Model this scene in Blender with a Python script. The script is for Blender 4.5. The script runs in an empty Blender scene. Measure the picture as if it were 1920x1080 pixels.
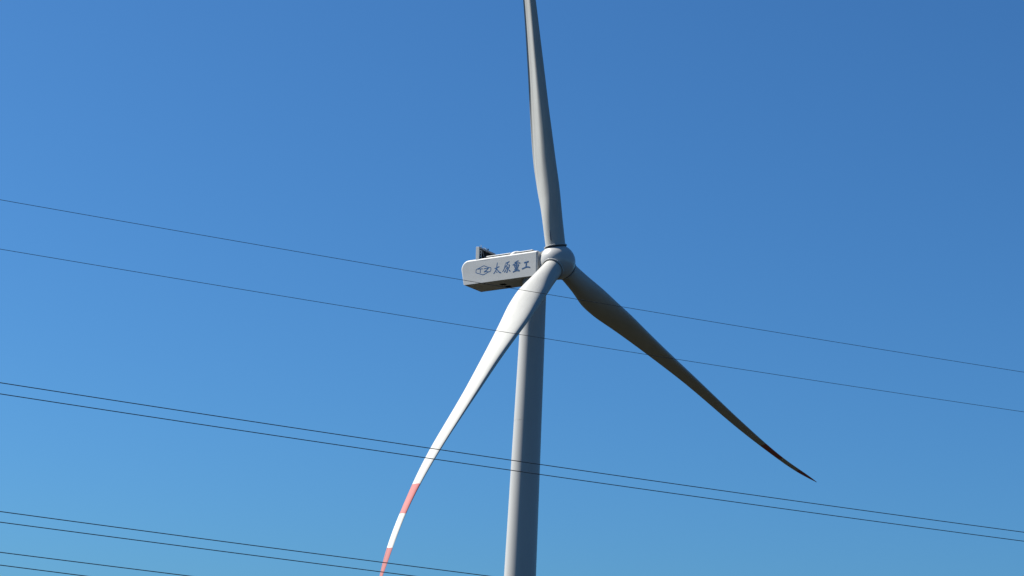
import bpy, bmesh, math, random
from mathutils import Vector, Matrix
R = math.radians
scene = bpy.context.scene
col = scene.collection

# ------------------------------------------------------------------ camera
EYE = Vector((0, 0, 1.6))
YAW, PITCH, ROLL, FPX = -0.01096, 0.23094, 0.05231, 3930.8
cam_d = bpy.data.cameras.new('camera'); cam = bpy.data.objects.new('camera', cam_d); col.objects.link(cam)
cy, sy, cp, sp, cr, sr = math.cos(YAW), math.sin(YAW), math.cos(PITCH), math.sin(PITCH), math.cos(ROLL), math.sin(ROLL)
rt = Vector((cy, -sy, 0)); fh = Vector((sy, cy, 0)); zz = Vector((0, 0, 1))
fwd = cp*fh + sp*zz; up0 = -sp*fh + cp*zz
right = cr*rt + sr*up0; upv = -sr*rt + cr*up0
M = Matrix((right, upv, -fwd)).transposed().to_4x4(); M.translation = EYE
cam.matrix_world = M
cam_d.sensor_width = 36; cam_d.lens = FPX/1920*36
cam_d.clip_start = 0.1; cam_d.clip_end = 30000
scene.camera = cam

# ------------------------------------------------------------------ sky, sun, exposure
SUN_EL = R(48)
SUN_H = Vector((-0.958, 0.288)).normalized()
sun_dir = Vector((SUN_H.x*math.cos(SUN_EL), SUN_H.y*math.cos(SUN_EL), math.sin(SUN_EL)))
w = bpy.data.worlds.new('World'); scene.world = w; w.use_nodes = True
nt = w.node_tree; nt.nodes.clear()
sky = nt.nodes.new('ShaderNodeTexSky'); sky.sky_type = 'NISHITA'; sky.sun_disc = False
sky.sun_elevation = SUN_EL; sky.sun_rotation = math.atan2(SUN_H.x, SUN_H.y)
sky.altitude = 300; sky.air_density = 1.0; sky.dust_density = 1.5; sky.ozone_density = 2.0
bg = nt.nodes.new('ShaderNodeBackground'); bg.inputs['Strength'].default_value = 0.05
wo = nt.nodes.new('ShaderNodeOutputWorld')
tint = nt.nodes.new('ShaderNodeMix'); tint.data_type = 'RGBA'; tint.blend_type = 'MULTIPLY'; tint.inputs[0].default_value = 1.0
tint.inputs[7].default_value = (0.290, 0.660, 1.02, 1)          # deep, dry, polarised-looking blue of the clear sky
nt.links.new(sky.outputs[0], tint.inputs[6]); nt.links.new(tint.outputs[2], bg.inputs[0]); nt.links.new(bg.outputs[0], wo.inputs[0])
sl = bpy.data.lights.new('sun', 'SUN'); sl.energy = 5.0; sl.angle = R(0.53); sl.color = (1.0, 0.96, 0.9)
so = bpy.data.objects.new('sun', sl); col.objects.link(so)
so.rotation_euler = (-sun_dir).to_track_quat('-Z', 'Y').to_euler()
so.location = (-60, 20, 120)
scene.view_settings.view_transform = 'Standard'; scene.view_settings.look = 'None'
scene.view_settings.exposure = 1.16; scene.view_settings.gamma = 1.0
scene.view_settings.use_curve_mapping = False

# ------------------------------------------------------------------ materials
def mat(name, base, rough=0.4, spec=0.5, var=0.06, scale=0.6, metal=0.0, stretch=(1, 1, 1), bump=0.0, dirt=None):
    m = bpy.data.materials.new(name); m.use_nodes = True; t = m.node_tree; b = t.nodes['Principled BSDF']
    b.inputs['Roughness'].default_value = rough; b.inputs['Metallic'].default_value = metal
    b.inputs['Specular IOR Level'].default_value = spec
    tc = t.nodes.new('ShaderNodeTexCoord'); mp = t.nodes.new('ShaderNodeMapping'); mp.inputs['Scale'].default_value = stretch
    t.links.new(tc.outputs['Object'], mp.inputs[0])
    n = t.nodes.new('ShaderNodeTexNoise'); n.inputs['Scale'].default_value = scale; n.inputs['Detail'].default_value = 6
    n.inputs['Roughness'].default_value = 0.6
    t.links.new(mp.outputs[0], n.inputs['Vector'])
    r = t.nodes.new('ShaderNodeMapRange'); r.inputs['From Min'].default_value = 0.3; r.inputs['From Max'].default_value = 0.7
    r.inputs['To Min'].default_value = 1 - var; r.inputs['To Max'].default_value = 1 + var*0.4
    t.links.new(n.outputs['Fac'], r.inputs[0])
    mx = t.nodes.new('ShaderNodeMix'); mx.data_type = 'RGBA'; mx.blend_type = 'MULTIPLY'; mx.inputs[0].default_value = 1.0
    mx.inputs[6].default_value = (*base, 1); t.links.new(r.outputs[0], mx.inputs[7])
    last = mx.outputs[2]
    if dirt:
        n2 = t.nodes.new('ShaderNodeTexNoise'); n2.inputs['Scale'].default_value = dirt[0]; n2.inputs['Detail'].default_value = 8
        n2.inputs['Roughness'].default_value = 0.7
        t.links.new(mp.outputs[0], n2.inputs['Vector'])
        r2 = t.nodes.new('ShaderNodeMapRange'); r2.inputs['From Min'].default_value = 0.62; r2.inputs['From Max'].default_value = 0.74
        r2.inputs['To Max'].default_value = dirt[1]
        t.links.new(n2.outputs['Fac'], r2.inputs[0])
        m2 = t.nodes.new('ShaderNodeMix'); m2.data_type = 'RGBA'; t.links.new(r2.outputs[0], m2.inputs[0])
        t.links.new(last, m2.inputs[6]); m2.inputs[7].default_value = (base[0]*0.45, base[1]*0.43, base[2]*0.38, 1)
        last = m2.outputs[2]
    t.links.new(last, b.inputs['Base Color'])
    if bump:
        bp = t.nodes.new('ShaderNodeBump'); bp.inputs['Strength'].default_value = bump; bp.inputs['Distance'].default_value = 0.02
        t.links.new(n.outputs['Fac'], bp.inputs['Height']); t.links.new(bp.outputs[0], b.inputs['Normal'])
    return m
m_blade = mat('blade_gelcoat', (0.385, 0.38, 0.35), 0.45, 0.2, 0.07, 1.2, stretch=(1, 1, 0.25), dirt=(2.2, 0.35))
m_red = mat('red_band_paint', (0.34, 0.10, 0.095), 0.6, 0.15, 0.08, 1.2, stretch=(1, 1, 0.3))
m_tower = mat('tower_paint', (0.39, 0.385, 0.365), 0.38, 0.3, 0.05, 0.5, stretch=(1, 1, 0.12), bump=0.05)
m_nac = mat('nacelle_gelcoat', (0.45, 0.455, 0.44), 0.5, 0.2, 0.07, 0.9, stretch=(0.5, 1, 1), dirt=(1.1, 0.18))
m_spin = mat('spinner_gelcoat', (0.40, 0.395, 0.375), 0.26, 0.5, 0.05, 0.8)
m_dark = mat('dark_rubber', (0.02, 0.02, 0.022), 0.7, 0.3, 0.1, 3)
m_seal = mat('weathered_rubber', (0.075, 0.072, 0.075), 0.7, 0.3, 0.15, 3)
m_core = mat('radiator_core', (0.012, 0.014, 0.018), 0.8, 0.2, 0.2, 8)
m_grey = mat('galvanised_steel', (0.22, 0.23, 0.24), 0.5, 0.5, 0.1, 3)
m_blue = mat('blue_lettering', (0.006, 0.080, 0.22), 0.5, 0.3, 0.12, 2)
m_cable = mat('cable_aluminium', (0.035, 0.04, 0.05), 0.6, 0.3, 0.1, 5)
m_ground = mat('field_soil', (0.016, 0.014, 0.007), 0.95, 0.1, 0.35, 0.02, bump=0.3)

# ------------------------------------------------------------------ helpers
def link(name, bm, mats, parent=None, mtx=None, smooth=True, angle=35, wn=False):
    bmesh.ops.recalc_face_normals(bm, faces=bm.faces[:])
    me = bpy.data.meshes.new(name); bm.to_mesh(me); bm.free()
    for m in (mats if isinstance(mats, (list, tuple)) else [mats]): me.materials.append(m)
    if smooth:
        me.polygons.foreach_set('use_smooth', [True]*len(me.polygons))
        me.set_sharp_from_angle(angle=R(angle))
    o = bpy.data.objects.new(name, me); col.objects.link(o)
    if parent: o.parent = parent
    if mtx is not None: o.matrix_local = mtx
    if wn:
        w_ = o.modifiers.new('weighted', 'WEIGHTED_NORMAL'); w_.keep_sharp = True; w_.weight = 100
    return o
def tag(o, **k):
    for a, b in k.items(): o[a] = b
    return o
def box(bm, lo, hi, bev=0.0, seg=2):
    g = bmesh.ops.create_cube(bm, size=1.0)
    vs = g['verts']
    for v in vs: v.co = Vector([lo[i] + (v.co[i] + 0.5)*(hi[i] - lo[i]) for i in range(3)])
    if bev:
        es = list({e for v in vs for e in v.link_edges})
        bmesh.ops.bevel(bm, geom=es, offset=bev, segments=seg, affect='EDGES', profile=0.5)
    return bm
def tube(bm, pts, rad, n=8, cap=True):
    pts = [Vector(p) for p in pts]; rings = []
    rr = rad if isinstance(rad, (list, tuple)) else [rad]*len(pts)
    for i, p in enumerate(pts):
        t = (pts[min(i+1, len(pts)-1)] - pts[max(i-1, 0)]).normalized()
        a = Vector((0, 0, 1)) if abs(t.z) < 0.95 else Vector((1, 0, 0))
        x = t.cross(a).normalized(); y = t.cross(x)
        rings.append([bm.verts.new(p + (x*math.cos(2*math.pi*k/n) + y*math.sin(2*math.pi*k/n))*rr[i]) for k in range(n)])
    for i in range(len(rings)-1):
        for k in range(n):
            bm.faces.new((rings[i][k], rings[i][(k+1) % n], rings[i+1][(k+1) % n], rings[i+1][k]))
    if cap: bm.faces.new(rings[0]); bm.faces.new(rings[-1])
def lathe(bm, prof, n=64, axis='Z'):
    """prof: (radius, height) pairs; radius 0 makes a pole"""
    rings = []
    for r_, h in prof:
        if r_ < 1e-6: rings.append([bm.verts.new((0, 0, h))])
        else: rings.append([bm.verts.new((r_*math.cos(2*math.pi*k/n), r_*math.sin(2*math.pi*k/n), h)) for k in range(n)])
    for a, b in zip(rings, rings[1:]):
        for k in range(n):
            k2 = (k+1) % n
            if len(a) == 1: bm.faces.new((a[0], b[k], b[k2]))
            elif len(b) == 1: bm.faces.new((a[k], a[k2], b[0]))
            else: bm.faces.new((a[k], a[k2], b[k2], b[k]))
    if len(rings[0]) > 1: bm.faces.new(rings[0])
    if len(rings[-1]) > 1: bm.faces.new(rings[-1])
    if axis == 'Y':
        for v in bm.verts: v.co = Vector((v.co.x, v.co.z, -v.co.y))
def interp(x, xs, ys):
    if x <= xs[0]: return ys[0]
    for i in range(1, len(xs)):
        if x <= xs[i]:
            t = (x - xs[i-1])/(xs[i] - xs[i-1])
            return ys[i-1] + t*(ys[i] - ys[i-1])
    return ys[-1]
def spl(x, xs, ys):
    """monotone-ish cubic Hermite through the knots"""
    n = len(xs)
    if x <= xs[0]: return ys[0]
    if x >= xs[-1]: return ys[-1]
    d = [(ys[i+1]-ys[i])/(xs[i+1]-xs[i]) for i in range(n-1)]
    m = [d[0]] + [(0 if d[i-1]*d[i] <= 0 else 2*d[i-1]*d[i]/(d[i-1]+d[i])) for i in range(1, n-1)] + [d[-1]]
    for i in range(n-1):
        if x <= xs[i+1]:
            h = xs[i+1]-xs[i]; t = (x-xs[i])/h
            return ((2*t**3-3*t**2+1)*ys[i] + (t**3-2*t**2+t)*h*m[i] + (-2*t**3+3*t**2)*ys[i+1] + (t**3-t**2)*h*m[i+1])

# ------------------------------------------------------------------ ground (falls away from the photographer's rise to the turbine's field)
def gz(x, y):
    d = math.hypot(x, y); t = min(max((d - 15)/220, 0), 1); t = t*t*(3-2*t)
    return -20*t
bm = bmesh.new()
rad = [0, 8, 15, 30, 50, 75, 100, 130, 160, 200, 235, 300, 500, 1000, 2500, 6000, 12000]
lathe(bm, [(r_, gz(r_, 0)) for r_ in rad], 72)
bf = [f for f in bm.faces if len(f.verts) > 4]; bmesh.ops.delete(bm, geom=bf, context='FACES')
g = link('ground', bm, m_ground); tag(g, kind='structure', label='flat dark farmland below the turbine and the lines')

# ------------------------------------------------------------------ wind turbine
S = 0.78
PSI, TILT, NTILT, AZ = 0.5588, 0.1283, 0.0368, -0.1486
top = Vector((0, 280.19, 1.6 + 88.4*S))               # tower axis at hub height
base = Vector((0, 280.19, -20.0))
def frame(t):
    ah = Vector((math.cos(PSI), -math.sin(PSI), 0))
    a = math.cos(t)*ah + math.sin(t)*zz; v = -math.sin(t)*ah + math.cos(t)*zz
    u = Vector((math.sin(PSI), math.cos(PSI), 0))
    return a, u, v
def mtx(x, y, z, o):
    m = Matrix((x, y, z)).transposed().to_4x4(); m.translation = o; return m
turbine = bpy.data.objects.new('wind_turbine', None); col.objects.link(turbine); turbine.location = base
tag(turbine, label='tall pale grey wind turbine with red striped blade tips and blue lettering',
    category='wind turbine')
unp = Matrix.Translation(-base)

# tower
bm = bmesh.new()
H = top.z - base.z
ztop = H - 1.72
prof = []
rr = lambda z: 1.623 + 0.0119*(H - z)
flanges = [22.0, 47.0, 69.0]
zs = [0.0]
for f in flanges: zs += [f-0.02, f-0.012, f+0.012, f+0.02]
zs += [ztop]
for z in zs:
    dr = -0.012 if any(abs(z-f) < 0.015 for f in flanges) else 0
    prof.append((rr(z)+dr, z))
lathe(bm, prof, 96)
tower = link('tower', bm, m_tower, turbine)
bm = bmesh.new(); lathe(bm, [(2.9, -0.6), (3.4, -0.6), (3.4, 0.25), (2.7, 0.3)], 64)
link('foundation', bm, m_grey, turbine)
bm = bmesh.new(); lathe(bm, [(1.70, ztop-0.42), (1.76, ztop-0.38), (1.76, ztop-0.06), (1.70, ztop-0.02)], 72)
link('yaw_ring', bm, m_grey, tower)

# nacelle: local x along the axis from the rear, y across (0 = the side facing the photographer), z up
a, u, v = frame(NTILT)
L, W, HN = 15.2711*S, 5.6272*S, 4.4166*S
rear = (-15.2711 + 4.4611 - 2.6)*S
org = top + a*rear - u*W/2 + v*(-2.2742*S)
NM = mtx(a, u, v, org)
bm = bmesh.new()
pr = [(0.22, -0.02), (L+0.22, -0.02), (L+0.22, HN+0.08)]
rc = 1.25
for k in range(13):
    an = math.pi/2 + (math.pi/2)*k/12
    pr.append((-0.42 + rc + rc*math.cos(an), HN + 0.08 - rc + rc*math.sin(an)))
pr.append((0.04, 0.12))
fa = [bm.verts.new((x, 0, z)) for x, z in pr]; fb = [bm.verts.new((x, W, z)) for x, z in pr]
bm.faces.new(fa); bm.faces.new(fb[::-1])
n = len(pr)
for i in range(n): bm.faces.new((fa[i], fa[(i+1) % n], fb[(i+1) % n], fb[i]))
bmesh.ops.recalc_face_normals(bm, faces=bm.faces[:])
es = []
for e in bm.edges:
    if len(e.link_faces) == 2 and e.calc_face_angle() > R(30): es.append(e)
def low(e): return all(vv.co.z < 0.5 for vv in e.verts)
es_hi = [e for e in es if not low(e)]; es_lo = [e for e in es if low(e)]
bmesh.ops.bevel(bm, geom=es_hi, offset=0.30, segments=7, affect='EDGES', profile=0.5)
nac = link('nacelle', bm, m_nac, turbine, unp @ NM, angle=28, wn=True)

# underside tray, service hatches
bm = bmesh.new(); box(bm, (0.75, 0.28, -0.07), (L-0.35, W-0.28, 0.02), 0.02)
link('bottom_tray', bm, m_nac, nac, angle=50, wn=True)
for wc in (1.97, 3.25):
    bm = bmesh.new(); box(bm, (5.0, wc-0.32, -0.12), (5.85, wc+0.32, -0.06), 0.015)
    for k in range(4): box(bm, (5.06, wc-0.27+k*0.15, -0.15), (5.79, wc-0.21+k*0.15, -0.11))
    link('vent', bm, m_core, nac)
# side panel seams (narrow raised joint strips)
bm = bmesh.new()
box(bm, (2.7, -0.008, HN-0.27), (4.4, 0.01, HN-0.25))
link('joint_strip', bm, m_grey, nac)

# lettering: brush strokes laid on the side panel
def strokes(bm, data, off, wide=1.0):
    for i, st in enumerate(data):
        y = -off - 0.0006*i
        P = [Vector((p[0], p[1])) for p in st]; Rr = [p[2]*wide for p in st]
        fine = []
        for k in range(len(P)-1):                      # Catmull-Rom so that bends stay round
            p0, p1, p2, p3 = P[max(k-1, 0)], P[k], P[k+1], P[min(k+2, len(P)-1)]
            for j in range(4):
                t = j/4
                q = 0.5*((2*p1) + (p2-p0)*t + (2*p0-5*p1+4*p2-p3)*t*t + (3*p1-p0-3*p2+p3)*t**3)
                fine.append((q, Rr[k]*(1-t) + Rr[k+1]*t))
        fine.append((P[-1], Rr[-1]))
        closed = (P[0]-P[-1]).length < 1e-4
        cap = []
        if not closed:
            d0 = (fine[1][0]-fine[0][0]).normalized(); d1 = (fine[-1][0]-fine[-2][0]).normalized()
            fine = [(fine[0][0]-d0*fine[0][1]*0.9, fine[0][1]*0.35), (fine[0][0]-d0*fine[0][1]*0.5, fine[0][1]*0.85)] + fine + \
                   [(fine[-1][0]+d1*fine[-1][1]*0.5, fine[-1][1]*0.85), (fine[-1][0]+d1*fine[-1][1]*0.9, fine[-1][1]*0.35)]
        prev = None; first = None
        for k, (q, r_) in enumerate(fine):
            if closed and k == len(fine)-1: break
            q0 = fine[k-1][0] if k else (fine[-2][0] if closed else q)
            q1 = fine[k+1][0] if k < len(fine)-1 else q
            t = (q1-q0).normalized(); nn = Vector((-t.y, t.x))*r_
            cur = (bm.verts.new((q.x+nn.x, y, q.y+nn.y)), bm.verts.new((q.x-nn.x, y, q.y-nn.y)))
            if prev: bm.faces.new((prev[0], cur[0], cur[1], prev[1]))
            else: first = cur
            prev = cur
        if closed: bm.faces.new((prev[0], first[0], first[1], prev[1]))
EMBLEM = [[[3.412,2.376,0.051],[3.782,2.235,0.051],[4.176,2.058,0.046],[4.493,1.997,0.051],[4.581,1.902,0.051],[4.586,1.71,0.051],[4.554,1.524,0.051],[4.435,1.432,0.051],[4.145,1.383,0.051],[3.712,1.203,0.051],[3.325,1.092,0.061],[2.808,1.282,0.046],[2.165,1.521,0.046],[2.138,1.63,0.046],[2.143,1.864,0.046],[2.177,1.966,0.046],[2.371,2.048,0.046],[2.71,2.155,0.046],[3.097,2.299,0.046],[3.412,2.376,0.051]],[[2.446,1.997,0.061],[2.567,2.024,0.061],[2.886,1.995,0.051],[3.228,1.963,0.051]],[[2.874,1.965,0.051],[2.856,1.733,0.051],[2.828,1.439,0.061]],[[3.449,1.936,0.051],[3.691,1.97,0.051],[4.179,1.952,0.051]],[[4.178,1.973,0.061],[3.869,1.714,0.066],[3.51,1.483,0.072]],[[3.51,1.483,0.056],[3.826,1.497,0.051],[4.266,1.4,0.056]]]
LETTERS = [[[5.238,1.758,0.06],[5.509,1.792,0.065],[5.688,1.86,0.055],[5.918,1.933,0.065]],[[5.632,2.511,0.044],[5.564,2.169,0.055],[5.535,1.766,0.071],[5.413,1.488,0.06],[5.264,1.258,0.055],[5.088,1.066,0.065]],[[5.537,1.676,0.065],[5.724,1.427,0.065],[5.963,1.15,0.076],[6.172,1.045,0.065],[6.301,1.018,0.027]],[[5.497,1.252,0.049],[5.602,1.16,0.06]],[[7.015,2.292,0.065],[7.245,2.342,0.065],[7.538,2.44,0.071]],[[6.928,2.168,0.033],[6.859,1.872,0.049],[6.764,1.524,0.049],[6.629,1.293,0.044],[6.478,1.131,0.022]],[[7.259,2.295,0.055],[7.252,2.071,0.055],[7.076,1.89,0.055]],[[7.025,1.874,0.049],[7.044,1.647,0.049],[7.215,1.468,0.055],[7.47,1.526,0.055],[7.554,1.741,0.06],[7.587,1.984,0.065],[7.459,2.0,0.049]],[[7.208,1.75,0.049],[7.324,1.735,0.049]],[[7.211,1.626,0.027],[7.364,1.663,0.027]],[[7.241,1.465,0.055],[7.284,1.234,0.055],[7.226,0.994,0.06],[7.11,1.009,0.055]],[[7.025,1.379,0.044],[6.939,1.21,0.049],[6.814,1.068,0.06]],[[7.449,1.326,0.038],[7.606,1.195,0.071],[7.71,1.092,0.065]],[[9.025,2.394,0.058],[8.863,2.355,0.052],[8.621,2.266,0.052],[8.379,2.177,0.017]],[[8.168,1.893,0.058],[8.491,2.02,0.052],[8.761,2.093,0.052],[9.031,2.107,0.052],[9.29,2.039,0.069]],[[8.746,2.131,0.058],[8.752,1.868,0.058],[8.718,1.562,0.058],[8.717,1.014,0.058]],[[8.415,1.767,0.052],[8.461,1.57,0.046],[8.532,1.395,0.046]],[[8.442,1.787,0.046],[8.767,1.818,0.035],[9.092,1.825,0.058]],[[9.092,1.825,0.064],[9.015,1.62,0.052],[8.925,1.417,0.052]],[[8.501,1.589,0.03],[8.989,1.588,0.03]],[[8.559,1.415,0.03],[8.938,1.439,0.03]],[[8.415,1.207,0.041],[8.726,1.24,0.052],[9.024,1.238,0.041]],[[8.232,0.907,0.058],[8.514,1.004,0.052],[8.785,1.03,0.052],[8.975,1.006,0.058],[9.191,0.991,0.081]],[[10.007,1.985,0.064],[10.114,2.031,0.069],[10.33,2.027,0.069],[10.625,2.097,0.075]],[[10.344,2.002,0.064],[10.31,1.697,0.069],[10.29,1.343,0.069]],[[9.674,1.17,0.058],[9.996,1.26,0.058],[10.263,1.346,0.069],[10.56,1.333,0.064],[10.885,1.245,0.069]]]
bm = bmesh.new(); strokes(bm, EMBLEM, 0.006)
link('emblem', bm, m_blue, nac, smooth=False)
bm = bmesh.new(); strokes(bm, LETTERS, 0.006, 1.15)
link('lettering', bm, m_blue, nac, smooth=False)

# roof equipment
bm = bmesh.new(); box(bm, (3.6, 0.42, HN-0.02), (7.5, W-0.5, HN+0.20)); box(bm, (8.3, 0.42, HN-0.02), (11.0, W-0.5, HN+0.20))
rp = link('roof_walkway', bm, m_dark, nac)
bm = bmesh.new()
box(bm, (3.5, 0.34, HN+0.203), (7.55, W-0.42, HN+0.38), 0.07); box(bm, (8.25, 0.34, HN+0.203), (11.1, W-0.42, HN+0.38), 0.07)
link('deck', bm, m_nac, rp, angle=50, wn=True)
bm = bmesh.new()
bmesh.ops.create_uvsphere(bm, u_segments=40, v_segments=20, radius=1)
for q in bm.verts:
    x, y, z = q.co
    q.co = Vector((8.02 + 0.86*x, 0.95 + 0.8*y, HN - 0.03 + 0.78*max(z, 0)**0.6*(0.76 + 0.24*x)))
link('roof_hatch', bm, m_nac, nac)

# cooler frame across the roof at the rear
cool = None
T0, T1 = HN-0.05, 5.27
bm = bmesh.new(); box(bm, (2.0, 0.05, T0), (2.54, 0.17, T1), 0.03); cool = link('cooler', bm, m_nac, nac, angle=50, wn=True)
# a cooler is a part of its own, its panels sub-parts
cool.parent = turbine; cool.matrix_local = unp @ NM
bm = bmesh.new(); box(bm, (2.0, W-0.17, T0), (2.54, W-0.05, T1), 0.03); link('side_panel', bm, m_nac, cool, angle=50, wn=True)
bm = bmesh.new(); box(bm, (2.0, 0.173, T1-0.26), (2.54, W-0.173, T1-0.003), 0.02)
link('top_beam', bm, m_grey, cool, angle=50, wn=True)
bm = bmesh.new(); box(bm, (2.12, 0.173, T0), (2.3, W-0.173, T1-0.263))
for k in range(26): box(bm, (2.29, 0.2+k*0.155, T0+0.05), (2.33, 0.23+k*0.155, T1-0.3))
link('radiator', bm, m_core, cool)
bm = bmesh.new()
x0, x1, y0, y1, z0, z1 = 2.44, 2.49, 0.19, 0.80, HN+0.1, T1-0.42
box(bm, (x0, y0, z0), (x1, y0+0.14, z1)); box(bm, (x0, y1-0.14, z0), (x1, y1, z1))
nb = 4; hh = (z1-z0-nb*0.1)/(nb-1)
for k in range(nb): box(bm, (x0+0.002, y0+0.141, z0+k*(hh+0.1)), (x1-0.002, y1-0.141, z0+k*(hh+0.1)+0.1))
link('slotted_plate', bm, m_nac, cool)
for (wa, wb) in ((0.95, 1.65), (3.45, 2.75)):
    bm = bmesh.new(); tube(bm, [(2.46, wa, T1-0.35), (2.62, wb, HN+0.02)], 0.045)
    link('brace', bm, m_grey, cool)
for wy, h, r_, m in ((0.95, 0.42, 0.05, m_nac), (1.75, 0.30, 0.055, m_nac), (2.2, 0.34, 0.06, m_nac), (2.75, 0.36, 0.09, m_dark)):
    bm = bmesh.new()
    lathe(bm, [(r_*1.3, 0), (r_*1.3, 0.05), (r_*0.8, 0.07), (r_*0.8, h*0.7), (r_*1.35, h*0.72), (r_*1.35, h*0.95), (r_*0.6, h)], 16)
    for q in bm.verts: q.co += Vector((2.27, wy, T1-0.004))
    link('wind_sensor', bm, m, cool)

# hub and spinner: local y along the rotor axis
a, u, v = frame(TILT)
hub = top + a*4.4611*S
RS = 2.44
bm = bmesh.new()
pr = [(1.45, -2.15), (1.45, -1.82), (1.92, -1.78), (2.0, -1.72)]
for k in range(0, 37):
    t = -0.72 + (math.pi/2 + 0.72)*k/36
    pr.append((max(RS*math.cos(t), 0), RS*math.sin(t) * (1.04 if t > 0 else 1.0)))
pr[-1] = (0.0, pr[-1][1])
lathe(bm, pr, 96, axis='Y')
HM = mtx(-u, a, v, hub)
if HM.determinant() < 0: HM = mtx(u, a, v, hub)
spinner = link('hub', bm, m_spin, turbine, unp @ HM)
bm = bmesh.new(); lathe(bm, [(1.3, -2.45), (1.3, -2.0), (1.62, -1.99), (1.62, -1.86), (1.3, -1.85)], 64, axis='Y')
link('shaft_seal', bm, m_dark, spinner)

# blades: local z outward, y along the rotor axis, x tangential; all feathered, trailing edges downwind
RB = 93.7558*S
r1, r2, r3 = 0.7748, 0.8479, 0.9211
# stations along the blade: fraction of its length, then chord, thickness, twist (degrees) and the two bends, all in metres
st_f = [0.03, 0.045, 0.06, 0.075, 0.09, 0.105, 0.12, 0.135, 0.15, 0.165, 0.18, 0.195, 0.21, 0.225, 0.24, 0.255, 0.27, 0.285, 0.3, 0.33, 0.37, 0.41, 0.45, 0.49, 0.53, 0.57, 0.61, 0.65, 0.69, 0.73, 0.77, 0.81, 0.85, 0.89, 0.93, 0.97, 0.985, 1.0]
st_c = [2.712, 2.77, 2.88, 3.03, 3.24, 3.50, 3.774, 3.974, 4.058, 4.08, 4.075, 4.041, 3.976, 3.883, 3.77, 3.644, 3.515, 3.389, 3.267, 3.036, 2.757, 2.512, 2.301, 2.121, 1.967, 1.835, 1.715, 1.592, 1.449, 1.275, 1.089, 0.926, 0.822, 0.784, 0.7, 0.435, 0.275, 0.08]
st_t = [2.73, 2.73, 2.72, 2.68, 2.61, 2.51, 2.376, 2.283, 2.185, 2.084, 1.983, 1.882, 1.786, 1.694, 1.611, 1.537, 1.474, 1.42, 1.374, 1.298, 1.21, 1.112, 0.988, 0.853, 0.726, 0.625, 0.552, 0.498, 0.45, 0.398, 0.34, 0.279, 0.219, 0.162, 0.107, 0.054, 0.034, 0.015]
st_b = [25.581, 24.415, 23.252, 22.096, 20.95, 19.817, 18.7, 17.604, 16.53, 15.483, 14.465, 13.481, 12.532, 11.622, 10.752, 9.922, 9.135, 8.391, 7.692, 6.434, 5.061, 4.061, 3.434, 3.144, 3.144, 3.392, 3.844, 4.455, 5.181, 5.982, 6.837, 7.738, 8.678, 9.648, 10.64, 11.647, 12.026, 12.406]
st_x = [0.097, 0.095, 0.092, 0.09, 0.09, 0.095, 0.108, 0.137, 0.184, 0.249, 0.324, 0.402, 0.476, 0.542, 0.597, 0.642, 0.68, 0.713, 0.743, 0.8, 0.892, 1.013, 1.151, 1.293, 1.428, 1.549, 1.653, 1.736, 1.804, 1.892, 2.045, 2.307, 2.7, 3.201, 3.783, 4.417, 4.662, 4.909]
st_y = [0.154, 0.183, 0.214, 0.249, 0.29, 0.339, 0.398, 0.469, 0.548, 0.634, 0.723, 0.812, 0.898, 0.978, 1.051, 1.118, 1.178, 1.235, 1.288, 1.389, 1.523, 1.664, 1.808, 1.953, 2.094, 2.246, 2.429, 2.662, 2.956, 3.282, 3.599, 3.869, 4.083, 4.289, 4.538, 4.832, 4.948, 5.066]
xk = [0.03, 0.09, 0.155, 0.2, 0.27, 0.39, 0.5, 0.6, 1.0]
xv = [0.5, 0.47, 0.4, 0.36, 0.35, 0.4, 0.47, 0.5, 0.5]
load = [[-1.145, 0.071, 0.026], [3.473, -1.717, -0.637], [0.189, 1.438, 0.432]]      # each parked blade hangs a little differently
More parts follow.
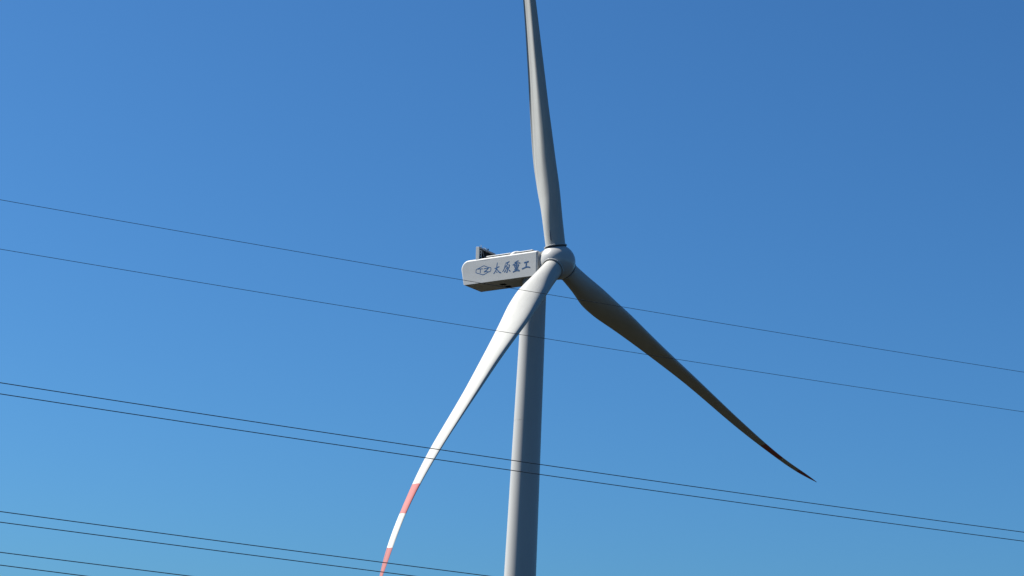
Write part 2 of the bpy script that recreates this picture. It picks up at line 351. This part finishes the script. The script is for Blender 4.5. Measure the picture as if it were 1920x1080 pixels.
def blade_mesh(ld):
    bm = bmesh.new(); N = 56
    fr = [.0165, .03] + [.03 + .01*i for i in range(1, 24)] + [.27 + .0125*i for i in range(57)]
    fr = sorted(set([round(f, 5) for f in fr if f < .97] + [r1, r2, r3, .975, .985, .992, .997, 1.0]))
    rings = []
    for f in fr:
        c, t, be, xa = spl(f, st_f, st_c), spl(f, st_f, st_t), R(spl(f, st_f, st_b)), spl(f, xk, xv)
        ctr = Vector((spl(f, st_f, st_x) + ld[0]*f + ld[1]*f*f + ld[2]*f**6, spl(f, st_f, st_y), math.cos(.0538)*RB*f))
        te = Vector((-math.sin(be), -math.cos(be), 0)); fl = Vector((-math.cos(be), math.sin(be), 0))
        wgt = min(max((f - .035)/.33, 0), 1); wgt = wgt*wgt*(3-2*wgt)
        w2 = min(max((f - .05)/.13, 0), 1); w2 = w2*w2*(3-2*w2)
        ring = []
        for k in range(N):
            th = 2*math.pi*k/N
            x = 0.5*(1 - math.cos(th)); s = 1 if th < math.pi else -1
            yc = s*0.5*abs(math.sin(th))*t                     # round root
            cu = 0.0
            if s > 0:                                          # suction side
                y = (0.2969*math.sqrt(x) - 0.126*x - 0.3516*x*x + 0.2843*x**3 - 0.0995*x**4)*5*t*0.48
            elif x < 0.36:                                     # pressure side: full nose, flat flank, hollow tail
                y = -0.60*t*max(1 - ((0.36-x)/0.36)**2.3, 0)**(1/2.3)
            else:
                q = (x-0.36)/0.64
                y = -0.60*t*max(1-q, 0)**1.15*(1-0.55*q*q)
                cu = 0.035*c*max(math.sin(math.pi*min(q/0.96, 1)), 0)**1.5*q + 0.03*c*math.sin(math.pi*max(0, (q-0.72)/0.28))*(1-0.2*q)
            y = yc*(1-wgt) + y*wgt + cu*w2
            ring.append(bm.verts.new(ctr + te*((x - xa)*c) + fl*y))
        rings.append((f, ring))
    for (f0, A), (f1, B) in zip(rings, rings[1:]):
        fm = (f0+f1)/2; mi = 1 if (r1 < fm < r2 or fm > r3) else 0
        for k in range(N):
            q = bm.faces.new((A[k], A[(k+1) % N], B[(k+1) % N], B[k])); q.material_index = mi
    bm.faces.new(rings[0][1]); q = bm.faces.new(rings[-1][1]); q.material_index = 1
    return bm
rc_me = None
for i in range(3):
    az = AZ + i*2*math.pi/3
    d = math.cos(az)*v + math.sin(az)*u; tcv = math.sin(az)*v - math.cos(az)*u
    lm = unp @ mtx(tcv, a, d, hub)
    bl = link('blade', blade_mesh(load[i]), [m_blade, m_red], turbine, lm, angle=60)
    off = Vector((st_x[0], st_y[0], 0))
    if i == 0:
        bm = bmesh.new(); lathe(bm, [(1.36, 2.09), (1.55, 2.09), (1.585, 2.11), (1.585, 2.20), (1.55, 2.23), (1.36, 2.23)], 72)
        for q in bm.verts: q.co += off
        rc0 = link('root_collar', bm, m_spin, bl)
        bm = bmesh.new(); lathe(bm, [(1.30, 1.6), (1.47, 1.6), (1.47, 2.085), (1.40, 2.088), (1.40, 2.27), (1.30, 2.28)], 72)
        for q in bm.verts: q.co += off
        sl0 = link('root_seal', bm, m_seal, bl)
        bm = bmesh.new(); box(bm, (1.20, -0.045, 2.9), (1.445, 0.045, 4.25), 0.015)
        for q in bm.verts: q.co += Vector((st_x[0], 0.15 + st_y[0], 0))
        link('vent_strip', bm, m_grey, bl)
    else:
        for s0 in (rc0, sl0):
            c_ = s0.copy(); col.objects.link(c_); c_.parent = bl; c_.matrix_local = s0.matrix_local.copy()
for nm, lb in (('blade', 'blade pointing straight up, cut off by the top of the picture'),
               ('blade.001', 'shaded blade reaching down to the right'),
               ('blade.002', 'sunlit blade reaching down to the left in front of the tower')):
    o = bpy.data.objects.get(nm)
    if o: o['label'] = lb

# ------------------------------------------------------------------ overhead lines: sagging cables in one vertical plane each
th = R(-25)
wn = Vector((math.sin(th), math.cos(th), 0)); wt = Vector((wn.y, -wn.x, 0))
def two(s0, z0, s1, z1, c2):
    c1 = ((z1-z0) - c2*(s1*s1-s0*s0))/(s1-s0); return c2, c1, z0 - c1*s0 - c2*s0*s0
wires = [
    ((1.72e-4, -2.3636e-2, 22.868), 0.0105, 'thin topmost cable, passing in front of the nacelle'),
    ((1.99e-4, -2.5743e-2, 20.948), 0.0105, 'thin second cable from the top, crossing the tower just below the nacelle'),
    ((2.07e-4, -3.8947e-2, 15.9636), 0.0172, 'thick dark cable, upper of the close pair crossing the middle of the tower'),
    ((2.07e-4, -3.8947e-2, 15.5375), 0.0172, 'thick dark cable, lower of the close pair crossing the middle of the tower'),
    ((1.94e-4, -4.2969e-2, 11.158), 0.0172, 'dark cable, upper of the two that pass the red tip of the lower left blade'),
    ((1.34e-4, -3.9606e-2, 10.7228), 0.0172, 'dark cable, lower of the two that pass the red tip of the lower left blade'),
    (two(15.6789, 9.01356, 23.0765, 8.7625, 1.9e-4), 0.0172, 'dark cable in the bottom left corner, second from the bottom'),
    (two(15.7296, 8.53727, 18.9955, 8.4098, 1.9e-4), 0.0172, 'lowest dark cable, cutting off the bottom left corner'),
]
for i, ((c2, c1, c0), r_, lb) in enumerate(wires):
    bm = bmesh.new(); pts = []
    s = -70
    while s <= 235:
        pts.append(wn*80 + wt*s + zz*(c0 + c1*s + c2*s*s)); s += 2.5
    org_ = pts[0].copy()
    tube(bm, [p - org_ for p in pts], r_, 8)
    o = link('power_cable', bm, m_cable); o.location = org_
    tag(o, label=lb, category='power line', group='overhead power cables crossing in front of the turbine')
